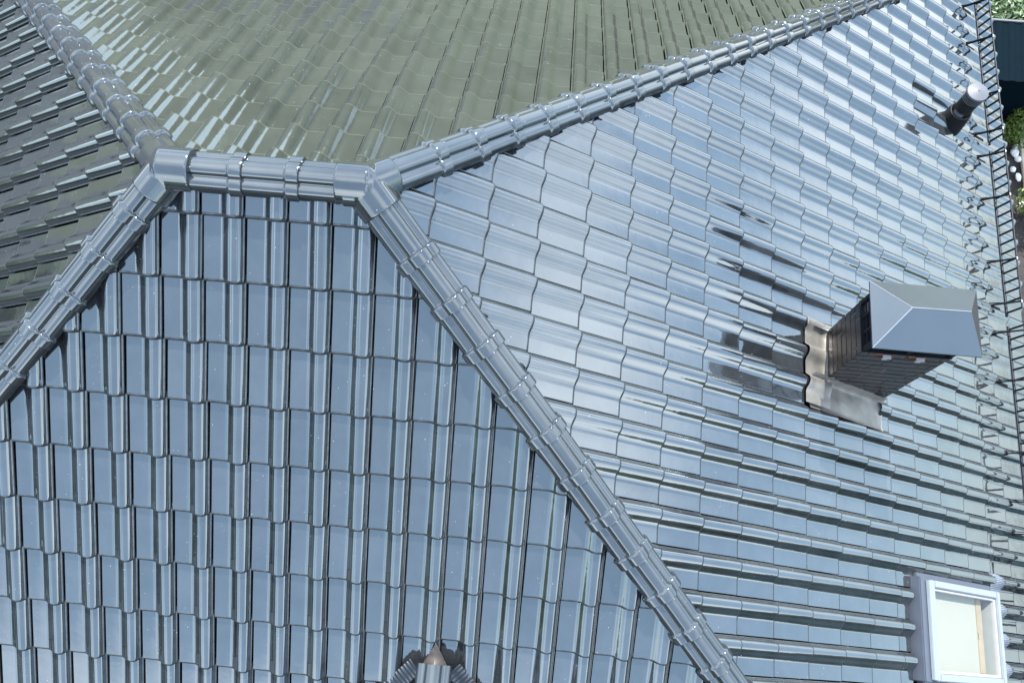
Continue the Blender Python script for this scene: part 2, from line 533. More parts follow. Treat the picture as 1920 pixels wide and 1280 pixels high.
PITCHC = 0.28
def cap_mesh():
    """one cap: X runs down the hip; 0 is its upper end, the raised collar sits at the lower end"""
    L = PITCHC + 0.03
    st = [(-0.03, 0.0), (0.0, 0.0), (0.10, 0.0), (L - 0.080, 0.0), (L - 0.075, 0.0), (L - 0.0705, 0.0015), (L - 0.066, 0.010), (L - 0.062, 0.0135), (L - 0.058, 0.0148), (L - 0.055, 0.0150), (L - 0.008, 0.0150), (L - 0.004, 0.0150), (L - 0.0012, 0.0138), (L, 0.0115), (L, 0.0)]
    V, F = [], []
    n = len(CPROF)
    # outward direction of the profile
    nor = []
    for i, (v, h) in enumerate(CPROF):
        a = CPROF[max(0, i - 1)]; b = CPROF[min(n - 1, i + 1)]
        d = Vector((b[0] - a[0], b[1] - a[1])); d.normalize()
        nor.append(Vector((-d.y, d.x)))
    for (x, off) in st:
        for (v, h), nn in zip(CPROF, nor):
            V.append((x, v + nn.x * off, h + nn.y * off))
    m = len(st)
    # inner skin gives the cap its thickness at the rim
    T = 0.009
    for x in (-0.03, L):
        for (v, h), nn in zip(CPROF, nor):
            V.append((x, v - nn.x * T, h - nn.y * T))
    for r in range(m - 1):
        for i in range(n - 1):
            a = r * n + i
            F.append((a, a + 1, a + n + 1, a + n))
    ia, ib = m * n, (m + 1) * n
    for i in range(n - 1):
        F.append((ia + i, ib + i, ib + i + 1, ia + i + 1))
        F.append((i, ia + i, ia + i + 1, i + 1))
        l0 = (m - 1) * n
        F.append((l0 + i, l0 + i + 1, ib + i + 1, ib + i))
    # long rims
    for e in (0, n - 1):
        for r in range(m - 1):
            pass
        ring = [r * n + e for r in range(m)]
        face = ring + [ib + e, ia + e]
        F.append(tuple(face if e else reversed(face)))
    return mesh_from('hip_tile', V, F, M_CAP, angle=38)
CAP_ME = cap_mesh()
bm = bmesh.new()
add_box(bm, (-0.004, -0.007, 0.0), (0.010, 0.007, 0.006), bevel=0.0015)
add_bar(bm, (0.014, 0.0, 0.0), (0.014, 0.0, 0.010), 0.0045, 8)
bmesh.ops.scale(bm, vec=(0.65, 0.65, 0.65), verts=bm.verts)
CLIP_ME = bm_mesh('clip', bm, M_STEEL, True)

def run_caps(name, start, dvec, t0, t1, hc, first=None):
    d = Vector(dvec).normalized()
    side = Vector((0, 0, 1)).cross(d).normalized()
    up = d.cross(side).normalized()
    M0 = Matrix.Identity(4)
    for i in range(3): M0[i][0], M0[i][1], M0[i][2] = d[i], side[i], up[i]
    t = t0
    while t < t1:
        p_ = start + Vector((0, 0, hc)) + d * t
        J = Matrix.Rotation(RAD(rng.gauss(0, 0.5)), 4, 'X') @ Matrix.Rotation(RAD(rng.gauss(0, 0.12)), 4, 'Y') @ Matrix.Rotation(RAD(rng.gauss(0, 0.3)), 4, 'Z')
        M = Matrix.Translation(p_) @ M0 @ J
        c = part(name, CAP_ME, None, M)
        part('clip', CLIP_ME, c, M @ Matrix.Translation((PITCHC + 0.03 - 0.006, 0.012, 0.010)))
        t += PITCHC * (1.0 + rng.gauss(0, 0.006))

HC, HR = 0.088, 0.078
off = PITCHC + 0.03 - 0.035            # collar position inside a cap
hipz = -tp
run_caps('hip_tile', J2, (1, -1, hipz), 0.205 + 0.2755 - off, 8.6, HC)
run_caps('hip_tile', J2, (1, 1, hipz), 0.499 - off, 8.6, HC)
run_caps('hip_tile', J1, (-1, -1, hipz), 0.346 - off + 0.0, 8.6, HC)
run_caps('hip_tile', J1, (-1, 1, hipz), 0.345 - off + 0.0, 8.6, HC)
run_caps('ridge_tile', J1 + Vector((0, 0, 0)), (1, 0, 0), LR - 0.618 - off, LR - 0.2, HR)

# three-way caps where the hips meet the ridge: three barrels fused into one moulding
def junction(center, ridge_dir, sgn):
    hb = HC + 0.017
    bm = bmesh.new()
    HW = 0.114
    prof = []
    for i in range(25):
        v = -HW + 2 * HW * i / 24
        prof.append((v, -0.094 * (abs(v) / HW) ** 2.6))
    prof += [(HW, -0.125), (-HW, -0.125)]
    def barrel(dvec, t0, t1, h0):
        d = Vector(dvec).normalized()
        side = Vector((0, 0, 1)).cross(d).normalized(); up = d.cross(side).normalized()
        rings = []
        for t in (t0, t1):
            rings.append([bm.verts.new(Vector((0, 0, h0)) + d * t + side * v + up * h) for (v, h) in prof])
        n = len(prof)
        for i in range(n):
            j = (i + 1) % n
            bm.faces.new([rings[0][i], rings[0][j], rings[1][j], rings[1][i]])
        bm.faces.new(list(reversed(rings[0]))); bm.faces.new(rings[1])
    barrel((ridge_dir, 0, 0), -0.03, 0.13, hb)
    barrel((sgn, 1, -tp), 0.0, 0.205, hb)
    barrel((sgn, -1, -tp), 0.0, 0.205, hb)
    # web between the two hip arms
    A = Vector((0, 0, hb - 0.035)); e = 0.125
    top = [A, Vector((sgn * e, e, hb - 0.030 - e * tp)), Vector((sgn * 0.150, 0, hb - 0.030 - 0.150 * tp)), Vector((sgn * e, -e, hb - 0.030 - e * tp))]
    tv = [bm.verts.new(v) for v in top]; bv = [bm.verts.new(v - Vector((0, 0, 0.10))) for v in top]
    bm.faces.new(tv); bm.faces.new(list(reversed(bv)))
    for i in range(4):
        j = (i + 1) % 4
        bm.faces.new([tv[i], bv[i], bv[j], tv[j]])
    bmesh.ops.recalc_face_normals(bm, faces=bm.faces)
    me0 = bpy.data.meshes.new('tmp'); bm.to_mesh(me0); bm.free()
    tmp = bpy.data.objects.new('tmp', me0); col.objects.link(tmp)
    rm = tmp.modifiers.new('r', 'REMESH'); rm.mode = 'VOXEL'; rm.voxel_size = 0.0045
    sm = tmp.modifiers.new('s', 'SMOOTH'); sm.factor = 0.5; sm.iterations = 9
    dg = bpy.context.evaluated_depsgraph_get()
    me = bpy.data.meshes.new_from_object(tmp.evaluated_get(dg))
    bpy.data.objects.remove(tmp); bpy.data.meshes.remove(me0)
    me.name = 'junction_tile'
    me.materials.clear(); me.materials.append(M_CAP)
    me.polygons.foreach_set('use_smooth', [True] * len(me.polygons))
    return part('junction_tile', me, None, Matrix.Translation(center))
junction(J2, -1, 1)
junction(J1, 1, -1)

# black roll-out strip under the caps
def strip(start, dvec, L, hc, wid, drop):
    d = Vector(dvec).normalized()
    side = Vector((0, 0, 1)).cross(d).normalized()
    up = d.cross(side).normalized()
    V = []
    for t in (0, L):
        for (v, h) in ((-wid, -drop), (-wid * 0.55, -0.035), (wid * 0.55, -0.035), (wid, -drop)):
            V.append(start + Vector((0, 0, hc)) + d * t + side * v + up * h)
    F = [(i, i + 1, i + 5, i + 4) for i in range(3)]
    part('hip_underlay', mesh_from('hip_underlay', V, F, M_UNDER, smooth=False))
for st_, dv in ((J2, (1, -1, hipz)), (J2, (1, 1, hipz)), (J1, (-1, -1, hipz)), (J1, (-1, 1, hipz))):
    strip(st_, dv, 8.5, 0.03, 0.085, 0.075)
strip(J1, (1, 0, 0), LR, 0.03, 0.085, 0.095)

# ------------------------------------------------------------------ walls and eaves
run = EAVE * cp
bm = bmesh.new()
ez = -run * tp - 0.10
add_box(bm, (-LR - run + 0.45, -run + 0.45, GROUND_Z), (run - 0.45, run - 0.45, ez - 0.05))
part('wall', bm_mesh('wall', bm, M_WALL))
for (a, b) in (((-LR - run + 0.02, -run + 0.02), (run - 0.02, -run + 0.05)), ((-LR - run + 0.02, run - 0.05), (run - 0.02, run - 0.02)),
               ((-LR - run + 0.02, -run + 0.05), (-LR - run + 0.05, run - 0.05)), ((run - 0.05, -run + 0.05), (run - 0.02, run - 0.05))):
    bm = bmesh.new()
    add_box(bm, (a[0], a[1], ez - 0.16), (b[0], b[1], ez + 0.03))
    part('fascia', bm_mesh('fascia', bm, M_UNDER))

# ------------------------------------------------------------------ surroundings
def lawn_mat():
    m, nt, b = new_mat('lawn_grass')
    geo = N(nt, 'NewGeometry')
    n1 = noise_node(nt, geo.outputs['Position'], 0.11, 5, 0.6)
    n2 = noise_node(nt, geo.outputs['Position'], 2.5, 6, 0.7)
    s_ = mathn(nt, 'ADD', mathn(nt, 'MULTIPLY', n1.outputs['Fac'], 0.6), mathn(nt, 'MULTIPLY', n2.outputs['Fac'], 0.4))
    cr = ramp(nt, s_, [(0.32, (0.058, 0.072, 0.044)), (0.50, (0.092, 0.110, 0.070)), (0.66, (0.145, 0.155, 0.108))])
    nt.links.new(cr.outputs[0], b.inputs['Base Color'])
    b.inputs['Roughness'].default_value = 0.9
    return m
M_LAWN = lawn_mat()
bm = bmesh.new()
bmesh.ops.create_circle(bm, cap_ends=True, cap_tris=False, segments=64, radius=2500)
g = link('ground', bm_mesh('ground', bm, M_LAWN), None, Matrix.Translation((0, 0, GROUND_Z)))
tag(g, kind='structure')

M_PAVE = plain('dark_paving', (0.030, 0.031, 0.034), 0.8, var=0.3, vscale=1.5)
M_SOIL = plain('dark_mulch', (0.022, 0.019, 0.017), 0.9, var=0.4, vscale=6, bump=0.03, bscale=14)
def sheet(name, lo, hi, z, mat):
    bm = bmesh.new()
    add_box(bm, (lo[0], lo[1], GROUND_Z - 0.05), (hi[0], hi[1], GROUND_Z + z))
    o = link(name, bm_mesh(name, bm, mat)); tag(o, kind='structure'); return o
sheet('added_paving', (-45, -60, 0), (24, -5.3, 0), 0.008, M_PAVE)  # unseen paving, added so the tile flanks reflect something dark
M_ASPH = plain('asphalt', (0.040, 0.050, 0.058), 0.85, var=0.35, vscale=0.15)
sheet('added_asphalt', (-105, -5.2, 0), (-6.2, 40, 0), 0.012, M_ASPH)  # unseen asphalt, added so the left slope reflects dark ground
M_WATER = plain('lake_water', (0.02, 0.05, 0.06), 0.08, var=0.1, vscale=0.05)
sheet('added_lake', (15.4, -70, 0), (900, 260, 0), 0.010, M_WATER)  # unseen water, added to give the right slope cyan reflections
sheet('mulch_bed', (5.0, -5.2, 0), (15, 13, 0), 0.016, M_SOIL)

# ------------------------------------------------------------------ chimney
def RP(e, u, h=0.0): return SP('right', u, e, h)
CX0, CX1, CY0, CY1 = 2.965, 3.525, -0.126, 0.215
CZT = -1.43
roofz = lambda x: -x * tp
chimney = empty('chimney', parent=house)
chimney.location = ((CX0 + CX1) / 2, (CY0 + CY1) / 2, roofz(CX0) - GROUND_Z)
chimney['label'] = 'dark brown brick chimney with grey hipped metal cowl'
bm = bmesh.new()
add_box(bm, (CX0 + 0.004, CY0 + 0.004, roofz(CX1) - 0.35), (CX1 - 0.004, CY1 - 0.004, CZT - 0.004))
part('mortar_core', bm_mesh('mortar_core', bm, M_MORTAR), chimney)
CH, BT = 0.0815, 0.045
brick_cache = {}
def brick(cx, cy, cz, lx, ly, lz):
    key = (round(lx, 3), round(ly, 3), round(lz, 3))
    if key not in brick_cache:
        bm = bmesh.new()
        add_box(bm, (-lx / 2, -ly / 2, -lz / 2), (lx / 2, ly / 2, lz / 2), bevel=0.0025)
        brick_cache[key] = bm_mesh('brick', bm, M_BRICK)
    J = Matrix.Translation((cx + rng.gauss(0, 0.0006), cy + rng.gauss(0, 0.0006), cz)) @ Matrix.Rotation(RAD(rng.gauss(0, 0.25)), 4, 'Z')
    part('brick', brick_cache[key], chimney, J)
JT = 0.008
nc = int((CZT - (roofz(CX1) - 0.1)) / CH) + 1
for c in range(nc):
    z1 = CZT - c * CH; z0 = z1 - (CH - JT); zc = (z0 + z1) / 2
    oddr = c % 2
    for (axis, lo, hi, fixed, sgn_) in (('x', CX0, CX1, CY0, 1), ('x', CX0, CX1, CY1, -1), ('y', CY0, CY1, CX0, 1), ('y', CY0, CY1, CX1, -1)):
        a = lo + (0 if (oddr ^ (axis == 'y')) else BT + JT) ; b_ = hi - (0 if (oddr ^ (axis == 'y')) else BT + JT)
        cuts = [a]
        t = a + (0.236 if (c // 2) % 2 == 0 else 0.150)
        while t < b_ - 0.06:
            cuts.append(t); t += 0.236
        cuts.append(b_)
        for i in range(len(cuts) - 1):
            p0, p1 = cuts[i] + (JT / 2 if i else 0), cuts[i + 1] - (JT / 2 if i < len(cuts) - 2 else 0)
            m_ = (p0 + p1) / 2
            fx = fixed + sgn_ * BT / 2
            xx = m_ if axis == 'x' else fx
            if z1 < roofz(xx - 0.1) - 0.12: continue
            # two ventilation openings under the crown on the front face
            if axis == 'x' and sgn_ == 1 and c == 0 and p1 - p0 > 0.2: pass
            if axis == 'x': brick(m_, fx, zc, p1 - p0, BT, CH - JT)
            else: brick(fx, m_, zc, BT, p1 - p0, CH - JT)
# crown: black frame, posts and flue below the cowl
bm = bmesh.new()
add_box(bm, (CX0 - 0.004, CY0 - 0.004, CZT), (CX1 + 0.004, CY1 + 0.004, CZT + 0.018), bevel=0.003)
add_box(bm, (CX0 - 0.002, CY0 - 0.002, CZT + 0.165), (CX1 + 0.002, CY1 + 0.002, CZT + 0.205))
for x in (CX0 + 0.014, (CX0 + CX1) / 2, CX1 - 0.014):
    for y in (CY0 + 0.014, CY1 - 0.014):
        add_box(bm, (x - 0.013, y - 0.013, CZT + 0.018), (x + 0.013, y + 0.013, CZT + 0.165))
for y in (CY0 + 0.12, CY0 + 0.225):
    for x in (CX0 + 0.014, CX1 - 0.014):
        add_box(bm, (x - 0.008, y - 0.008, CZT + 0.018), (x + 0.008, y + 0.008, CZT + 0.165))
for k in range(1, 3):
    zz = CZT + 0.018 + k * 0.049
    add_box(bm, (CX0 + 0.009, CY0 + 0.009, zz - 0.004), (CX1 - 0.009, CY0 + 0.018, zz + 0.004))
    add_box(bm, (CX0 + 0.009, CY0 + 0.012, zz - 0.0045), (CX0 + 0.018, CY1 - 0.009, zz + 0.0045))
part('crown_grille', bm_mesh('crown_grille', bm, M_BLACK), chimney)
bm = bmesh.new()
add_box(bm, (CX0 + 0.09, CY0 + 0.07, CZT), (CX1 - 0.09, CY1 - 0.07, CZT + 0.16))
part('flue', bm_mesh('flue', bm, M_BRICK), chimney)
# folded metal cowl
kz0, kz1 = CZT + 0.215, CZT + 0.375
kx0, kx1, ky0, ky1 = 2.945, 3.605, -0.172, 0.268
V = [(kx0, ky0, kz0), (kx1, ky0, kz0), (kx1, ky1, kz0), (kx0, ky1, kz0), (3.125, 0.046, kz1), (3.475, 0.052, kz1)]
V += [(x, y, z - 0.014) for (x, y, z) in V[:4]]
V += [(kx0 + 0.03, ky0 + 0.03, kz0 - 0.014), (kx1 - 0.03, ky0 + 0.03, kz0 - 0.014), (kx1 - 0.03, ky1 - 0.03, kz0 - 0.014), (kx0 + 0.03, ky1 - 0.03, kz0 - 0.014)]
F = [(0, 1, 5, 4), (1, 2, 5), (2, 3, 4, 5), (3, 0, 4)]
for i in range(4):
    j = (i + 1) % 4
    F += [(i, 6 + i, 6 + j, j), (6 + i, 10 + i, 10 + j, 6 + j)]
F += [(10, 13, 12, 11)]
part('cowl', mesh_from('cowl', V, F, M_CAPMET, smooth=False), chimney)
for (a, b_) in ((V[4], V[5]), (V[4], V[0]), (V[4], V[3])):
    bm = bmesh.new()
    add_bar(bm, a, b_, 0.0028, 6)
    part('cowl_seam', bm_mesh('cowl_seam', bm, M_STEEL), chimney)
# two fixing brackets in rusty weep holes on the front face
M_RUST = plain('rusty_grille', (0.20, 0.075, 0.035), 0.8, var=0.6, vscale=60)
for x in (CX0 + 0.15, CX0 + 0.36):
    bm = bmesh.new()
    add_box(bm, (x - 0.055, CY0 - 0.0035, CZT - 0.062), (x + 0.055, CY0 + 0.01, CZT - 0.012))
    g_ = part('weep_grille', bm_mesh('weep_grille', bm, M_RUST), chimney)
    bm = bmesh.new()
    for i in range(4):
        for j in range(2):
            add_box(bm, (x - 0.050 + i * 0.018, CY0 - 0.006, CZT - 0.055 + j * 0.020), (x - 0.038 + i * 0.018, CY0 + 0.0, CZT - 0.042 + j * 0.020))
    part('weep_slot', bm_mesh('weep_slot', bm, M_UNDER), chimney)
    bm = bmesh.new()
    add_box(bm, (x + 0.002, CY0 - 0.018, CZT - 0.075), (x + 0.038, CY0 - 0.008, CZT - 0.008), bevel=0.002)
    add_box(bm, (x - 0.012, CY0 - 0.030, CZT - 0.020), (x + 0.040, CY0 - 0.006, CZT - 0.006), bevel=0.002)
    part('fixing_bracket', bm_mesh('fixing_bracket', bm, M_WHITE), chimney)
# lead flashings
def tile_h(u):
    k = ((u - S['right']['u0']) / W) % 1.0
    for i in range(len(PROF) - 1):
        if PROF[i][0] <= k <= PROF[i + 1][0]:
            a, b_ = PROF[i], PROF[i + 1]
            return a[1] + (b_[1] - a[1]) * (k - a[0]) / (b_[0] - a[0])
    return 0.0
def grid_mesh(name, fn, nu, nv, mat, thick=0.004):
    V, F = [], []
    for i in range(nu + 1):
        for j in range(nv + 1):
            V.append(fn(i / nu, j / nv))
    for i in range(nu):
        for j in range(nv):
            a = i * (nv + 1) + j
            F.append((a, a + 1, a + nv + 2, a + nv + 1))
    return mesh_from(name, V, F, mat, angle=60)
e_ch = CX0 / cp
def top_flash(a, b_):
    u = -0.345 + a * (0.245 + 0.345)
    e = 3.375 + b_ * (e_ch + 0.006 - 3.375)
    h = 0.004 + 0.95 * max(0.0, tile_h(u)) * (1 - 0.55 * b_) + 0.010 * math.sin(b_ * 9 + u * 20) * b_ * (1 - b_) + 0.014
    h += 0.055 * max(0.0, (b_ - 0.72) / 0.28) ** 1.6 * (1.0 if -0.15 < u < 0.23 else 0.25)
    return RP(e, u, h)
part('lead_flashing', grid_mesh('lead_flashing', top_flash, 60, 14, M_LEAD), chimney)
def side_flash(a, b_):
    e = 3.44 + a * (4.30 - 3.44)
    u = CY0 + 0.002 - b_ * 0.246
    h = -0.006 + 0.004 * noise.noise(Vector((e * 6, u * 9, 0))) + 0.060 * max(0.0, (0.16 - b_) / 0.16) ** 2 + 0.012 * max(0.0, (b_ - 0.9) / 0.1) + 0.034 * max(0.0, (a - 0.93) / 0.07) * max(0.0, 1 - abs(u + 0.197) / 0.07)
    return RP(e, u, h)
part('lead_flashing', grid_mesh('lead_flashing', side_flash, 30, 16, M_LEAD), chimney)
def side_flash2(a, b_):
    e = 3.44 + a * (4.275 - 3.44)
    u = CY1 - 0.002 + b_ * 0.085
    return RP(e, u, -0.004 + 0.06 * max(0.0, (0.3 - b_) / 0.3) ** 2)
part('lead_flashing', grid_mesh('lead_flashing', side_flash2, 20, 8, M_LEAD), chimney)

# ------------------------------------------------------------------ vent pipe
vent = empty('vent_pipe', parent=house)
vx, vy = 4.665, 2.925
vz = roofz(vx)
vent.location = (vx, vy, vz - GROUND_Z)
vent['label'] = 'black plastic vent pipe with pale conical top'
def lathe(name, prof, mat, seg=32, M=None, angle=35):
    V, F = [], []
    n = len(prof)
    for i in range(seg):
        a = 2 * math.pi * i / seg
        for (r, z) in prof: V.append((r * math.cos(a), r * math.sin(a), z))
    for i in range(seg):
        for j in range(n - 1):
            a, b_ = i * n + j, ((i + 1) % seg) * n + j
            F.append((a, b_, b_ + 1, a + 1))
    return mesh_from(name, V, F, mat, angle=angle)
TM = Matrix.Translation((vx, vy, vz))
part('boot', lathe('boot', [(0.125, -0.12), (0.118, 0.0), (0.110, 0.10), (0.104, 0.165), (0.100, 0.185), (0.09, 0.19)], M_BLKPL), vent, TM)
part('pipe', lathe('pipe', [(0.082, 0.10), (0.082, 0.36), (0.088, 0.365), (0.088, 0.46)], M_BLKPL), vent, TM)
for k in range(4):
    z = 0.385 + k * 0.021
    part('ring', lathe('ring', [(0.086, z), (0.0925, z), (0.0925, z + 0.0045), (0.086, z + 0.0045)], M_GREYTOP), vent, TM)
part('top_cover', lathe('top_cover', [(0.086, 0.455), (0.095, 0.462), (0.097, 0.474), (0.093, 0.482), (0.05, 0.494), (0.012, 0.501), (0.007, 0.507), (0.0, 0.508)], M_GREYTOP), vent, TM)
def band(a, b_):
    an = RAD(195 + a * 70)
    return Vector((vx + 0.0835 * math.cos(an), vy + 0.0835 * math.sin(an), vz + 0.19 + b_ * 0.045))
part('sticker', grid_mesh('sticker', band, 10, 1, M_GREYTOP), vent)
# ------------------------------------------------------------------ snow guards
nR = S['right']['N']
mid = (nR + Vector((0, 0, 1))).normalized()
GH, GE = 0.165, 6.215
GB = 0.088
def snow_guard(ya, yb, label):
    root = empty('snow_guard', parent=house)
    root.location = RP(GE, (ya + yb) / 2) - Vector((0, 0, GROUND_Z))
    root['label'] = label
    A = lambda y, h: RP(GE, y, GB) + mid * h
    bm = bmesh.new(); add_bar(bm, A(ya, 0), A(yb, 0), 0.0125, 12)
    part('rail', bm_mesh('rail', bm, M_RAIL, True), root)
    bm = bmesh.new(); add_bar(bm, A(ya + 0.03 * (1 if yb < ya else 1), GH), A(yb - 0.0, GH), 0.0075, 10)
    part('rail', bm_mesh('rail', bm, M_RAIL, True), root)
    nb = 17
    for i in range(nb + 1):
        y = ya + (yb - ya) * (0.02 + 0.96 * i / nb)
        bm = bmesh.new()
        add_flat(bm, A(y, 0.0), A(y, GH), 0.015, 0.013, (0, 1, 0))
        part('bar', bm_mesh('bar', bm, M_BLACK), root)
    L = yb - ya
    for t in (0.055, 0.30, 0.68, 0.95):
        y = ya + L * t
        bm = bmesh.new()
        foot = RP(GE - 0.125, y, 0.012)
        add_flat(bm, foot, A(y, GH + 0.006) , 0.030, 0.006, (0, 1, 0))
        add_flat(bm, RP(GE - 0.17, y, 0.004), RP(GE + 0.03, y, 0.020), 0.028, 0.005, nR)
        add_flat(bm, RP(GE - 0.13, y + 0.02, 0.006), A(y + 0.02, GH * 0.45), 0.016, 0.005, (0, 1, 0))
        part('bracket', bm_mesh('bracket', bm, M_BLACK), root)
        bm = bmesh.new()
        add_bar(bm, A(y - 0.010, GH), A(y + 0.010, GH), 0.0105, 8)
        part('fastener', bm_mesh('fastener', bm, M_STEEL, True), root)
snow_guard(2.857, 4.562, 'black snow guard grid beside the vent pipe')
snow_guard(1.067, 2.783, 'black snow guard grid between the vent pipe and the chimney')
snow_guard(-0.712, 0.972, 'black snow guard grid downslope of the brick chimney')
snow_guard(-2.52, -0.80, 'black snow guard grid downslope of the skylight')

# ------------------------------------------------------------------ skylight
skl = empty('skylight', parent=house)
e0, e1, u0_, u1_ = 4.635, 5.66, -2.075, -1.392
skl.location = RP((e0 + e1) / 2, (u0_ + u1_) / 2) - Vector((0, 0, GROUND_Z))
skl['label'] = 'roof window with pale blue-grey frame and cream blind'
fmR = frame_m('right')
MR = Matrix.Translation(S['right']['O']) @ fmR          # local x = u, y = -d, z = height
def rbox(bm, ua, ub, ea, eb, ha, hb, bevel=0.0): return add_box(bm, (ua, -eb, ha), (ub, -ea, hb), MR, bevel)
FT = 0.050
HF = 0.080
for nm, (ua, ub, ea, eb) in {'a': (u0_, u1_, e0 + 0.05, e0 + 0.05 + FT), 'b': (u0_, u1_, e1 - FT, e1), 'c': (u0_, u0_ + FT, e0 + 0.05 + FT, e1 - FT), 'd': (u1_ - FT, u1_, e0 + 0.05 + FT, e1 - FT)}.items():
    bm = bmesh.new(); rbox(bm, ua, ub, ea, eb, -0.06, HF, 0.006)
    part('frame', bm_mesh('frame', bm, M_FRAME), skl)
for (ua, ub, ea, eb) in ((u0_ + FT, u1_ - FT, e0 + 0.05 + FT, e0 + 0.05 + FT + 0.022), (u0_ + FT, u1_ - FT, e1 - FT - 0.022, e1 - FT), (u0_ + FT, u0_ + FT + 0.022, e0 + 0.072 + FT, e1 - FT - 0.022), (u1_ - FT - 0.022, u1_ - FT, e0 + 0.072 + FT, e1 - FT - 0.022)):
    bm = bmesh.new(); rbox(bm, ua, ub, ea, eb, -0.06, HF - 0.018, 0.004)
    part('sash', bm_mesh('sash', bm, M_WHITE), skl)
bm = bmesh.new(); rbox(bm, u0_ - 0.012, u1_ + 0.014, e0 - 0.055, e0 + 0.048, -0.05, HF - 0.022, 0.008)
part('top_hood', bm_mesh('top_hood', bm, M_FRAMED), skl)
bm = bmesh.new(); rbox(bm, u0_ + 0.006, u1_ - 0.006, e0 + 0.012, e0 + 0.062, HF - 0.02, HF + 0.006, 0.004)
part('hinge_cover', bm_mesh('hinge_cover', bm, M_FRAME), skl)
def thin_glass():
    m, nt, b = new_mat('thin_glass')
    out = nt.nodes['Material Output']
    tr = N(nt, 'BsdfTransparent'); tr.inputs[0].default_value = (0.93, 0.96, 0.95, 1)
    gl = N(nt, 'BsdfGlossy'); gl.inputs['Roughness'].default_value = 0.01
    ms = N(nt, 'MixShader')
    ms.inputs[0].default_value = 0.09; nt.links.new(tr.outputs[0], ms.inputs[1]); nt.links.new(gl.outputs[0], ms.inputs[2])
    nt.links.new(ms.outputs[0], out.inputs['Surface'])
    return m
M_PANE = thin_glass()
i0, i1, iu0, iu1 = e0 + 0.072 + FT, e1 - FT - 0.022, u0_ + FT + 0.022, u1_ - FT - 0.022
part('pane', mesh_from('pane', [RP(i0, iu0, HF - 0.042), RP(i1, iu0, HF - 0.042), RP(i1, iu1, HF - 0.042), RP(i0, iu1, HF - 0.042)], [(0, 1, 2, 3)], M_PANE, smooth=False), skl)
M_BLIND = plain('cream_blind', (0.24, 0.236, 0.205), 0.9, var=0.02, vscale=3)
M_PINE = plain('pale_pine', (0.24, 0.19, 0.13), 0.6, var=0.12, vscale=8)
bm = bmesh.new(); rbox(bm, iu0, iu1, i0 + 0.09, i1 - 0.165, HF - 0.085, HF - 0.080)
part('blind', bm_mesh('blind', bm, M_BLIND), skl)
bm = bmesh.new(); rbox(bm, iu0, iu1, i1 - 0.165, i1 - 0.085, HF - 0.11, HF - 0.075, 0.003)
part('inner_sill', bm_mesh('inner_sill', bm, M_PINE), skl)
bm = bmesh.new(); rbox(bm, iu0, iu1, i0, i1, -0.30, -0.29); 
part('lining', bm_mesh('lining', bm, M_WHITE), skl)
bm = bmesh.new()
add_bar(bm, RP(i1 - 0.155, (iu0 + iu1) / 2 - 0.02, HF - 0.07), RP(i1 - 0.155, (iu0 + iu1) / 2 + 0.02, HF - 0.07), 0.006, 8)
part('blind_cord', bm_mesh('blind_cord', bm, M_PINE), skl)
def apron(a, b_):
    u = u0_ - 0.35 + a * (u1_ + 0.15 - u0_ + 0.35)
    e = e1 - 0.01 + b_ * 0.165 * (0.85 + 0.15 * math.cos(u * 2 * math.pi / W))
    h = 0.012 + 0.96 * max(0.0, tile_h(u)) * min(1.0, 0.3 + b_) + 0.0035 * math.sin(a * 2 * math.pi * 90)
    return RP(e, u, h)
M_APRON = plain('pleated_aluminium', (0.20, 0.23, 0.27), 0.4, metallic=0.5, var=0.05)
part('pleated_apron', grid_mesh('pleated_apron', apron, 540, 8, M_APRON), skl)
for (ua, ub) in ((u0_ - 0.055, u0_ - 0.002), (u1_ + 0.002, u1_ + 0.045)):
    bm = bmesh.new(); rbox(bm, ua, ub, e0 - 0.02, e1, -0.03, 0.012, 0.003)
    part('side_flashing', bm_mesh('side_flashing', bm, M_FRAMED), skl)

# ------------------------------------------------------------------ dormer below the ridge on the front slope
dor = empty('dormer', parent=house)
dz = -DD * sp_
dy = -DD * cp
dor.location = (DX, dy, dz - GROUND_Z)
dor['label'] = 'tiled dormer roof with valley strips and lead apex'
DL = 2.3
def dorm_tiles(side):
    Ud = Vector((0, -1 if side < 0 else 1, 0)) ; 
    Vd = Vector((cp if side < 0 else -cp, 0, sp_))
    Nd = Vector((-sp_ if side < 0 else sp_, 0, cp))
    M0 = Matrix.Identity(4)
    for i in range(3): M0[i][0], M0[i][1], M0[i][2] = Ud[i], Vd[i], Nd[i]
    for r in range(4):
        dd_ = 0.28 + r * G
        for k in range(0, 10):
            yv = dy - 0.03 - k * W
            o = Vector((DX, yv if side < 0 else yv - W, dz + 0.02)) - Vd * dd_
            M = Matrix.Translation(o) @ M0 @ tilt
            cut = []
            nr = Vector((side * q, q, 0)); pt = Vector((DX, dy - 0.13, 0))
            cs = [M @ Vector((a * W, b_ * G, 0)) for a in (0, 1) for b_ in (0, 1)]
            ds = [(c_ - pt).dot(nr) for c_ in cs]
            if min(ds) > -0.02: continue
            if max(ds) > 0: cut.append((pt, nr))
            cut.append((Vector((DX, 0, 0)), Vector((-side, 0, 0))))
            me = clip_mesh('front', M, cut)
            if me: part('roof_tile', me, dor, M)
dorm_tiles(-1); dorm_tiles(1)
t = 0.12
while t < DL:
    M0 = Matrix(((0, 1, 0, 0), (-1, 0, 0, 0), (0, 0, 1, 0), (0, 0, 0, 1)))
    M = Matrix.Translation((DX, dy - t, dz + 0.055)) @ M0
    part('ridge_tile', CAP_ME, dor, M)
    t += PITCHC
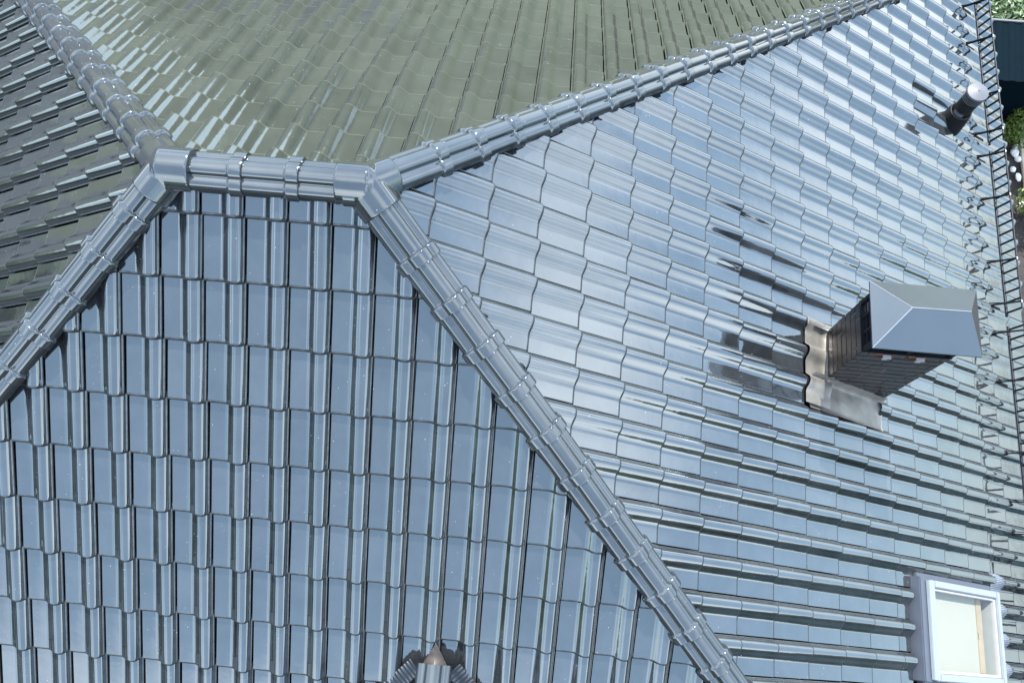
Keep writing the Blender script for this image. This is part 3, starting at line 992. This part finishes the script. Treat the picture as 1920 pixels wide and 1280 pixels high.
def apexf(a, b_):
    # folded lead saddle: spreads over both slopes from the apex
    w_ = (a - 0.5) * 2
    y = b_ * 0.17
    x = w_ * (0.004 + 0.100 * b_)
    main = -(DD * cp + y) * tp
    ridge = dz + 0.035 - abs(x) * 0.75
    k = max(0.0, b_ - 0.35) / 0.65
    return Vector((DX + x, dy + 0.02 - y, main + 0.040 + k * max(0.0, ridge - main - 0.03) * (1 - abs(w_) ** 2)))
part('lead_apex', grid_mesh('lead_apex', apexf, 24, 16, plain('brown_lead', (0.065, 0.056, 0.050), 0.5, metallic=0.15, var=0.25, vscale=20, bump=0.003, bscale=30)), dor)
M_STRIP = plain('dark_pleated_strip', (0.012, 0.018, 0.026), 0.35, metallic=0.1, var=0.2)
for side in (-1, 1):
    def vstrip(a, b_, side=side):
        s_ = 0.10 + a * 1.6
        off_ = -0.050 + b_ * 0.075
        x = side * (s_ - off_ * 0.9) ; y = s_ + off_ * 0.9
        hm = -(DD * cp + y) * tp
        hd = dz - abs(x) * tp
        return Vector((DX + x, dy - y - 0.02, max(hm, hd) + 0.020 + 0.004 * math.sin(a * 2 * math.pi * 100) + 0.018 * math.sin(b_ * math.pi)))
    part('valley_strip', grid_mesh('valley_strip', vstrip, 600, 6, M_STRIP), dor)
V = [(DX, dy, dz - 0.05), (DX - 1.7, dy - 1.7, dz - 1.7 * tp - 0.05), (DX - 1.7, dy - DL, dz - 1.7 * tp - 0.05), (DX, dy - DL, dz - 0.05), (DX + 1.7, dy - DL, dz - 1.7 * tp - 0.05), (DX + 1.7, dy - 1.7, dz - 1.7 * tp - 0.05)]
part('dormer_underlay', mesh_from('dormer_underlay', V, [(0, 1, 2, 3), (0, 3, 4, 5)], M_UNDER, smooth=False), dor)

# ------------------------------------------------------------------ garden beside the right eave
def leaf_mat(name, c0, c1):
    m, nt, b = new_mat(name)
    geo = N(nt, 'NewGeometry')
    cr = ramp(nt, geo.outputs['Random Per Island'], [(0.0, c0), (1.0, c1)])
    nt.links.new(cr.outputs[0], b.inputs['Base Color'])
    b.inputs['Roughness'].default_value = 0.45
    b.inputs['Subsurface Weight'].default_value = 0.0
    return m
M_LEAFA = leaf_mat('pale_leaf', (0.025, 0.065, 0.018), (0.13, 0.20, 0.085))
M_LEAFB = leaf_mat('yellow_green_leaf', (0.05, 0.10, 0.012), (0.13, 0.19, 0.03))
M_BARK = plain('bark', (0.09, 0.065, 0.045), 0.9, var=0.3)
def shrub(name, loc, rx, ry, rz, n, leaf, mat, label, cat, group=None, seed=1):
    r = random.Random(seed)
    root = empty(name, loc)
    tag(root, label, cat, group)
    V, F = [], []
    for i in range(n):
        d = Vector((r.gauss(0, 1), r.gauss(0, 1), r.gauss(0, 1))).normalized()
        lump = 0.80 + 0.28 * noise.noise(d * 2.3 + Vector((seed, 0, 0))) + 0.12 * noise.noise(d * 6.0)
        rad = lump * (r.random() ** 0.28)
        p_ = Vector((d.x * rx * rad, d.y * ry * rad, rz + d.z * rz * rad))
        nn = (d + Vector((r.gauss(0, .6), r.gauss(0, .6), r.gauss(0.4, .6)))).normalized()
        t1 = nn.orthogonal().normalized()
        t1 = (Matrix.Rotation(r.random() * 6.283, 3, nn) @ t1)
        t2 = nn.cross(t1)
        L = leaf * r.uniform(0.6, 1.3); w_ = L * r.uniform(0.28, 0.45)
        k = len(V)
        V += [p_ - t1 * L, p_ + t2 * w_ + nn * w_ * 0.2, p_ + t1 * L, p_ - t2 * w_ + nn * w_ * 0.2]
        F.append((k, k + 1, k + 2, k + 3))
    o = link('foliage', mesh_from('foliage', V, F, mat, smooth=False), root)
    bm = bmesh.new()
    for i in range(6):
        a = i * 1.05
        add_bar(bm, (0.04 * math.cos(a), 0.04 * math.sin(a), -0.02), (rx * 0.5 * math.cos(a), ry * 0.5 * math.sin(a), rz * 1.1), 0.016, 6, 0.006)
    link('stem', bm_mesh('stem', bm, M_BARK), root)
    return root
gz = GROUND_Z + 0.016
shrub('shrub', (7.20, 6.75, gz), 0.75, 0.95, 0.55, 5200, 0.040, M_LEAFA, 'pale silvery green shrub behind the dark blue storage box', 'shrub', seed=3)
shrub('shrub', (7.25, 5.05, gz), 0.34, 0.33, 0.42, 2600, 0.026, M_LEAFB, 'small yellow green conifer shrub between storage box and beige timber edging', 'shrub', seed=5)
shrub('shrub', (7.45, 3.95, gz), 0.42, 0.36, 0.42, 2600, 0.026, M_LEAFB, 'small yellow green conifer shrub at the bare end of the beige timber edging', 'shrub', seed=9)
# dark blue garden store with ribbed lid
M_BLUE = plain('navy_sheet', (0.001, 0.006, 0.010), 0.8, spec=0.05, var=0.1)
store = empty('storage_box', (7.0, 5.48, gz)); tag(store, 'dark blue metal garden storage box with ribbed sloping lid', 'storage box')
bm = bmesh.new(); add_box(bm, (-0.75, -0.33, 0.0), (0.75, 0.33, 1.22))
link('body', bm_mesh('body', bm, M_BLUE), store)
V, F = [], []
nx = 60
for i in range(nx + 1):
    x = -0.80 + 1.6 * i / nx
    hh = 0.012 * (1 if (i // 3) % 2 else 0)
    for (y, z) in ((-0.40, 1.27), (0.40, 1.40), ):
        V.append((x, y, z + hh))
for i in range(nx): F.append((2 * i, 2 * i + 2, 2 * i + 3, 2 * i + 1))
link('lid', mesh_from('lid', V, F, M_BLUE, smooth=False), store)
bm = bmesh.new(); add_box(bm, (-0.81, 0.395, 1.36), (0.81, 0.425, 1.425), bevel=0.004)
link('edge_trim', bm_mesh('edge_trim', bm, M_GREYTOP), store)
bm = bmesh.new(); add_box(bm, (-0.07, -0.09, 0), (0.07, 0.09, 0.03))
M_TIMB = plain('beige_timber', (0.52, 0.46, 0.36), 0.8, var=0.18, vscale=5, bump=0.002)
bm.free()
bm = bmesh.new(); add_box(bm, (7.425, 4.30, gz), (7.60, 5.28, gz + 0.05), bevel=0.006)
o = link('timber_edging', bm_mesh('timber_edging', bm, M_TIMB)); tag(o, 'beige timber bed edging beside the white stones', 'edging')
M_STONE = plain('white_stone', (0.80, 0.79, 0.76), 0.8, var=0.06)
r = random.Random(4)
for i, (x, y) in enumerate([(7.34, 5.20), (7.38, 4.96), (7.33, 4.88), (7.36, 4.865), (7.39, 4.77), (7.38, 4.06), (7.30, 4.60), (7.36, 4.48)]):
    bm = bmesh.new()
    bmesh.ops.create_icosphere(bm, subdivisions=2, radius=1.0)
    sx, sy, sz = r.uniform(0.035, 0.055), r.uniform(0.045, 0.075), 0.030
    for v in bm.verts:
        k = 1 + 0.25 * noise.noise(v.co * 1.7 + Vector((i * 3.1, 0, 0)))
        v.co = Vector((v.co.x * sx * k, v.co.y * sy * k, v.co.z * sz * k + sz * 0.7))
    o = link('stone', bm_mesh('stone', bm, M_STONE, True)); o.location = (x, y, gz)
    tag(o, 'white stone lying on dark mulch beside the timber edging', 'stone', 'white stones on the mulch')

# ------------------------------------------------------------------ unseen trees added to darken low reflections in the glaze
def added_woodland():
    r = random.Random(21)
    M_WOOD = plain('woodland_leaf', (0.055, 0.078, 0.048), 0.9, var=0.5, vscale=0.6)
    bm = bmesh.new()
    for i in range(230):
        a = RAD(r.uniform(165, 335))
        R_ = r.uniform(42, 75)
        h = r.uniform(4.0, 7.5)
        w_ = h * r.uniform(0.45, 0.7)
        c = Vector((R_ * math.cos(a), R_ * math.sin(a), GROUND_Z + h * 0.5))
        res = bmesh.ops.create_icosphere(bm, subdivisions=3, radius=1.0)
        for v in res['verts']:
            k = 1 + 0.35 * noise.noise(v.co * 2.1 + c) + 0.18 * noise.noise(v.co * 6 + c)
            v.co = c + Vector((v.co.x * w_ * k, v.co.y * w_ * k, v.co.z * h * 0.52 * k))
    o = link('added_woodland', bm_mesh('added_woodland', bm, M_WOOD)); tag(o, 'unseen belt of dark green trees added for the glaze reflections', 'trees', kind='stuff')
added_woodland()

def added_hills():  # unseen rise, added to keep bright sky out of the back-slope reflections
    V, F = [], []
    na, radii = 180, [110, 140, 180, 230, 300, 420, 600]
    prof_ = [0.0, 0.22, 0.5, 0.75, 0.92, 1.0, 0.9]
    for i in range(na):
        a = 2 * math.pi * i / na
        deg = math.degrees(a)
        back = max(0.0, 1 - max(0.0, abs((deg - 120 + 180) % 360 - 180) - 60) / 30.0)
        for R_, k in zip(radii, prof_):
            p_ = Vector((math.cos(a) * R_, math.sin(a) * R_, 0))
            h = (24 * back + 0.2) * (1 + 0.35 * noise.noise(p_ * 0.006)) * k
            V.append((p_.x, p_.y, GROUND_Z - 0.3 + h))
    n = len(radii)
    for i in range(na):
        j = (i + 1) % na
        for k in range(n - 1): F.append((i * n + k, i * n + k + 1, j * n + k + 1, j * n + k))
    o = link('added_hills', mesh_from('added_hills', V, F, M_LAWN)); tag(o, kind='structure')
added_hills()
